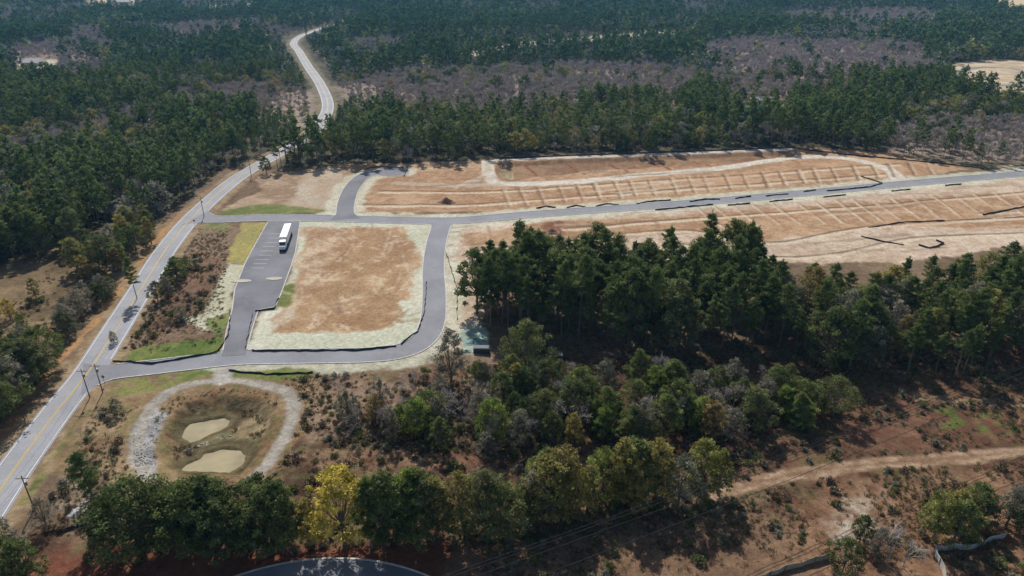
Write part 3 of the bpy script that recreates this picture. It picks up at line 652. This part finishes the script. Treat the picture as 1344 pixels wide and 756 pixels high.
# ------------------------------------------------------------ helpers for built objects
def box(name,c,s,mat,parent=None,rot=0,bev=0.0):
    x,y,z=[q/2 for q in s]; V=[(sx*x,sy*y,sz*z) for sz in(-1,1) for sy in(-1,1) for sx in(-1,1)]
    Fc=[(0,2,3,1),(4,5,7,6),(0,1,5,4),(1,3,7,5),(3,2,6,7),(2,0,4,6)]
    o=mk(name,V,Fc,mat,parent); o.location=c; o.rotation_euler=(0,0,rot)
    if bev: md=o.modifiers.new('b','BEVEL'); md.width=bev; md.segments=2
    return o
def cyl(name,p0,p1,r,mat,parent=None,k=12,r1=None):
    b=MB(); b.tube(p0,p1,r,r if r1 is None else r1,k,0); V=np.concatenate(b.v).tolist(); Fc=b.f+[tuple(range(k))[::-1],tuple(range(k,2*k))]
    return mk(name,V,Fc,mat,parent)
M_WP=simple('white_trailer_paint',(0.78,0.78,0.78),0.4,0.04,.6,spec=.5); M_BLK=simple('black_rubber',(0.02,0.02,0.02),0.8); M_GLS=simple('dark_glass',(0.02,0.025,0.03),0.08,0,1,spec=.8)
M_RED=simple('red_truck_paint',(0.30,0.03,0.025),0.35,.05,1,spec=.5); M_STL=simple('steel',(0.3,0.3,0.3),0.45,.1,2,metal=.8)
tr=bpy.data.objects.new('semi_trailer_truck',None); link(tr); tx,ty=G(376,317); tr.location=(tx,ty,0.075); tr.rotation_euler=(0,0,math.radians(9))
box('trailer_box',(0,1.5,2.65),(2.6,14.2,2.85),M_WP,tr,0,.05); box('chassis',(0,1.5,1.08),(1.1,14,.26),M_STL,tr)
box('rear_doors',(0,8.615,2.65),(2.4,.03,2.6),M_STL,tr); box('landing_gear',(0,-2.8,.55),(1.8,.15,1.0),M_STL,tr)
for yy in(5.6,6.9,-4.6,-5.9): 
    for sx in(-1,1): cyl('wheel',(sx*1.28,yy,.52),(sx*.75,yy,.52),.52,M_BLK,tr)
box('cab',(0,-7.7,2.1),(2.4,2.2,2.6),M_WP,tr,0,.12); box('hood',(0,-9.5,1.45),(2.1,1.7,1.3),M_WP,tr,0,.18); box('windscreen',(0,-8.815,2.6),(2.1,.03,.9),M_GLS,tr)
for sx in(-1,1): box('side_window',(sx*1.213,-8.0,2.6),(.03,1.0,.75),M_GLS,tr); cyl('wheel',(sx*1.2,-9.6,.52),(sx*.8,-9.6,.52),.52,M_BLK,tr); cyl('exhaust_stack',(sx*1.1,-6.45,1),(sx*1.1,-6.45,4),.09,M_STL,tr)
box('tractor_frame',(0,-7.2,.85),(1,5.6,.3),M_STL,tr)
M_POLE=simple('weathered_wood',(0.2,0.16,0.125),.9,.2,2); M_WIRE=simple('wire',(0.05,0.05,0.05),.6)
def pole(X_,Y_,h,rot):
    e=bpy.data.objects.new('utility_pole',None); link(e); e.location=(X_,Y_,0); e.rotation_euler=(0,0,rot)
    cyl('pole',(0,0,-.3),(0,0,h),.15,M_POLE,e,10,.10); box('crossarm',(0,0,h-.7),(2.4,.12,.14),M_POLE,e)
    for sx in(-1.1,0.4,1.1): cyl('insulator',(sx,0,h-.62),(sx,0,h-.38),.05,M_WP,e,8)
    cyl('transformer',(.33,0,h-2.4),(.33,0,h-1.5),.22,M_STL,e)
    return [(X_+math.cos(rot)*s,Y_+math.sin(rot)*s,h-.38) for s in(-1.1,0.4,1.1)]
def wire(a,b_,sag,name='power_line',r=0.03):
    q=MB(); prev=None; a=np.array(a);b_=np.array(b_)
    for i in range(21):
        t=i/20; p=a+(b_-a)*t; p[2]-=sag*4*t*(1-t)
        if prev is not None: q.tube(prev,p,r,r,3,0)
        prev=p
    mk(name,np.concatenate(q.v).tolist(),q.f,M_WIRE)
pc=[]
for (x,y) in[(-60,775),(45,668),(118,522),(135,515),(268,284),(330,232)]:
    X_,Y_=G(x,y); pc.append(pole(X_,Y_,8.5,random.uniform(-.1,.1)))
for i,j in((0,1),(1,3),(3,4),(4,5)):
    for a_,b2 in zip(pc[i],pc[j]): wire(a_,b2,1.2,r=.018)
A=pole(*G(530,782,13),13.4,2.2); B=pole(*G(1440,446,13),13.4,2.2)
for a_,b2 in zip(A,B): wire(a_,b2,1.0,r=.06)
A2=pole(*G(600,800,13),13.4,2.2); B2=pole(*G(1440,462,13),13.4,2.2)
wire(A2[1],B2[1],1.6,r=.06)
# silt fences
M_SILT=simple('silt_fabric',(0.045,0.045,0.047),.8,.4,1)
def fence(name,px,mat,h=.8,post=3.0,th=.04,world=False,pr=.04):
    P=densify(GL(px),1.5,False)+[G(*px[-1])]; V=[];Fc=[]
    n=normals2(P)
    for i,(x,y) in enumerate(P):
        hh=h+random.uniform(-.2,.08); ox,oy=n[i]*th/2; x+=random.uniform(-.25,.25); y+=random.uniform(-.25,.25)
        V+=[(x-ox,y-oy,-.6),(x-ox,y-oy,hh),(x+ox,y+oy,hh),(x+ox,y+oy,-.6)]
    for i in range(len(P)-1):
        k=4*i; Fc+=[(k,k+1,k+5,k+4),(k+1,k+2,k+6,k+5),(k+2,k+3,k+7,k+6)]
    f=mk(name,V,Fc,mat); b=MB()
    for i in range(0,len(P),2): b.tube((P[i][0],P[i][1],-.2),(P[i][0],P[i][1],h+.15),pr,pr,4,0)
    mk('posts',np.concatenate(b.v).tolist(),b.f,M_POLE,f)
for s in [[(322,458),(326,440),(332,412)],[(330,461),(400,461),(470,460),(520,455)],[(526,452),(548,436),(557,410),(560,370)],[(148,474),(200,478),(285,463),(300,442),(303,408)],
 [(335,409),(360,406),(366,392)],[(704,274),(716,271),(730,273)],[(744,273),(756,270),(768,272)],[(782,271),(796,268),(812,269)],[(835,268),(850,265),(880,263)],[(905,265),(925,262),(945,262)],[(965,261),(985,258)],[(1005,258),(1018,256),(1035,255)],[(1055,252),(1070,250)],[(1085,251),(1140,246),(1158,241),(1130,232)],
 [(480,222),(500,219),(535,221),(530,232)],[(860,276),(900,272),(935,269)],[(955,270),(985,267)],[(1010,265),(1040,262)],[(1080,259),(1110,256)],[(1170,251),(1195,249)],[(1240,244),(1262,242)],[(1130,311),(1160,318),(1185,322)],[(1205,322),(1220,326),(1240,320),(1228,316)],[(1140,300),(1180,293),(1240,290)],[(650,208),(760,204),(900,199),(1035,194)],[(1035,194),(1060,197),(1110,203),(1230,214),(1290,222)],
 [(300,487),(350,492),(410,490)],[(205,640),(260,650),(330,640)],[(1290,282),(1344,272),(1400,268)],[(585,330),(600,380),(600,420)],[(700,352),(780,345),(860,350)],[(60,700),(110,690),(170,680)]]:
    fence('silt_fence',s,M_SILT,.6)
M_FW=simple('fence_wood',(0.33,0.28,0.22),.85,.2,2); M_FG=simple('grey_fence',(0.42,0.41,0.38),.8,.15,2)
fence('wooden_fence',[(990,765),(1040,748),(1088,733)],M_FW,1.5,pr=.07)
fence('grey_panel_fence',[(1226,722),(1262,722),(1290,716),(1318,704)],M_FG,1.3,pr=.06)
fence('grey_panel_fence',[(1226,722),(1232,740),(1246,770)],M_FG,1.3,pr=.06)
def pile(name,x,y,r,h,mat,n=1):
    X_,Y_=G(x,y); V=[];Fc=[];R=14;A_=20
    for i in range(R+1):
        for j in range(A_):
            q=i/R; an=6.283*j/A_; rr=r*q*(1+.25*math.sin(an*2+x)+.12*math.sin(an*5)); z=h*(1-q)**1.2*(1+random.uniform(-.15,.15))
            V.append((X_+rr*math.cos(an),Y_+rr*math.sin(an)*.7,z-.05-.3*q))
    for i in range(R):
        for j in range(A_): Fc.append((i*A_+j,i*A_+(j+1)%A_,(i+1)*A_+(j+1)%A_,(i+1)*A_+j))
    mk(name,V,Fc,mat)
M_CLAY=simple('red_clay',(0.27,0.15,0.095),.95,.3,1.5); M_SND=simple('pale_sand',(0.5,0.43,0.33),.95,.2,1.5); M_SEED=simple('hydroseed_mulch',(0.2,0.3,0.26),.95,.3,1.2)
pile('dirt_pile',586,266,4,2.4,M_CLAY); pile('dirt_pile',725,306,5,1.6,M_CLAY); pile('sand_pile',590,436,3,1.2,M_SND); pile('mulch_pile',622,448,4.5,1.0,M_SEED); pile('mulch_pile',612,462,3,.8,M_SEED); pile('rubble_pile',108,672,3.4,1.0,M_FG)
M_ROCK=simple('riprap_rock',(0.34,0.33,0.32),.9,.3,2)
b=MB()
for px,sp_,zz in(([(176,612),(174,570),(196,535),(214,545),(203,575),(200,610)],.7,0),([(200,628),(196,600),(206,600),(212,630)],.8,0),([(236,582),(268,569),(296,559),(300,563),(264,576),(240,587)],.8,-2.1),([(96,665),(116,655),(122,672),(104,684)],.7,0)):
    x,y=scatter(GL(px),sp_)
    for a_,b2 in zip(x,y):
        s=random.uniform(.18,.42); D=rng.normal(size=(6,3))*.15+np.array([[1,0,0],[-1,0,0],[0,1,0],[0,-1,0],[0,0,.6],[0,0,-.8]])
        b.add(D*s+np.array([a_,b2,zz]),[(0,2,4),(2,1,4),(1,3,4),(3,0,4),(2,0,5),(1,2,5),(3,1,5),(0,3,5)],0,rng.uniform(.7,1.2))
mk('riprap',np.concatenate(b.v).tolist(),b.f,M_ROCK)
M_BRK=simple('brick',(0.28,0.14,0.10),.9,.15,2); M_RF=simple('roof_shingle',(0.13,0.11,0.10),.9,.25,2); M_SID=simple('siding',(0.6,0.58,0.54),.8,.08,1); M_RF2=simple('pale_roof',(0.45,0.43,0.42),.8,.15,1)
def house(name,x,y,w,l,rot,wall,roof):
    X_,Y_=G(x,y); e=bpy.data.objects.new(name,None); link(e); e.location=(X_,Y_,0); e.rotation_euler=(0,0,rot)
    box('walls',(0,0,1.4),(w,l,2.9),wall,e)
    o=.5; a=w/2+o; c=l/2+o; V=[(-a,-c,2.8),(a,-c,2.8),(0,-c+2.5,2.8+w*.28),(-a,c,2.8),(a,c,2.8),(0,c-2.5,2.8+w*.28)]
    mk('roof',V,[(0,1,2),(4,3,5),(1,4,5,2),(3,0,2,5),(0,3,4,1)],roof,e)
    for yy in(-l*.3,-l*.1,l*.12,l*.32):
        for s in(-1,1): box('window',(s*(w/2+.02),yy,1.6),(.05,1.2,1.2),M_GLS,e)
    box('door',(w*.1,-l/2-.02,1.05),(1.0,.06,2.1),M_WP,e); box('chimney',(w*.22,l*.2,4),(.7,.7,2.2),M_BRK,e)
for a_ in[('brick_house',160,284,9,16,1.2,M_BRK,M_RF),('frame_house',45,85,12,18,1.5,M_SID,M_RF2),('frame_house',1000,137,10,16,1.3,M_SID,M_RF2),('frame_house',160,4,16,40,1.5,M_SID,M_RF2)]: house(*a_)
M_TARP=simple('dark_tarp',(0.07,0.085,0.09),.6,.3,2)
for (x,y,s) in((632,462,(4.4,2.2,1.5)),(728,468,(5,2.2,1.2)),(548,558,(3,1.6,1.1))):
    X_,Y_=G(x,y); e=bpy.data.objects.new('equipment_crate',None); link(e); e.location=(X_,Y_,0); e.rotation_euler=(0,0,random.uniform(-.5,.5))
    box('body',(0,0,s[2]/2+.15),s,M_TARP,e,0,.12); box('lid',(0,0,s[2]+.2),(s[0]*.9,s[1]*.8,.1),M_TARP,e,0,.03); box('skid',(0,0,.07),(s[0]*.95,s[1]*.6,.14),M_POLE,e)
for (x,y) in((138,505),(256,297)):
    X_,Y_=G(x,y); e=bpy.data.objects.new('stop_sign',None); link(e); e.location=(X_,Y_,0); cyl('post',(0,0,0),(0,0,2.6),.05,M_STL,e,8)
    cyl('octagon_plate',(0,.05,2.4),(0,.09,2.4),.42,M_RED,e,8)
# ------------------------------------------------------------ light, air, camera
w=bpy.data.worlds.new('World'); scene.world=w; w.use_nodes=True; nt=w.node_tree; bg=nt.nodes['Background']
sk=nt.nodes.new('ShaderNodeTexSky'); sk.sky_type='NISHITA'; sk.sun_disc=False; EL=math.radians(44); AZ=math.radians(-14)
sk.sun_elevation=EL; sk.sun_rotation=AZ%(2*math.pi); nt.links.new(sk.outputs[0],bg.inputs[0]); bg.inputs[1].default_value=0.11
sd=bpy.data.lights.new('sun','SUN'); sd.energy=5.0; sd.angle=math.radians(.5); sd.color=(1,.97,.91)
so=bpy.data.objects.new('sun',sd); link(so); dv=Vector((math.sin(AZ)*math.cos(EL),math.cos(AZ)*math.cos(EL),math.sin(EL))); so.rotation_euler=dv.to_track_quat('Z','Y').to_euler(); so.location=(0,0,300)
hz=box('haze_atmosphere',(0,2500,72),(9000,6000,160),M_WP); hz.data.materials.clear()
m,nt,out=newmat('thin_air'); vs=nt.nodes.new('ShaderNodeVolumeScatter'); vs.inputs['Color'].default_value=(.2,.58,1,1); vs.inputs['Density'].default_value=0.00007; vs.inputs['Anisotropy'].default_value=0.25
nt.links.new(vs.outputs[0],out.inputs['Volume']); hz.data.materials.append(m)
cd=bpy.data.cameras.new('camera'); cd.sensor_width=36; cd.lens=36*F/1344; cd.clip_end=20000; cd.clip_start=1
co=bpy.data.objects.new('camera',cd); link(co); co.location=(0,0,H); co.rotation_euler=(math.radians(90)-PITCH,0,0); scene.camera=co
scene.view_settings.view_transform='Standard'; scene.view_settings.look='None'; scene.view_settings.exposure=0
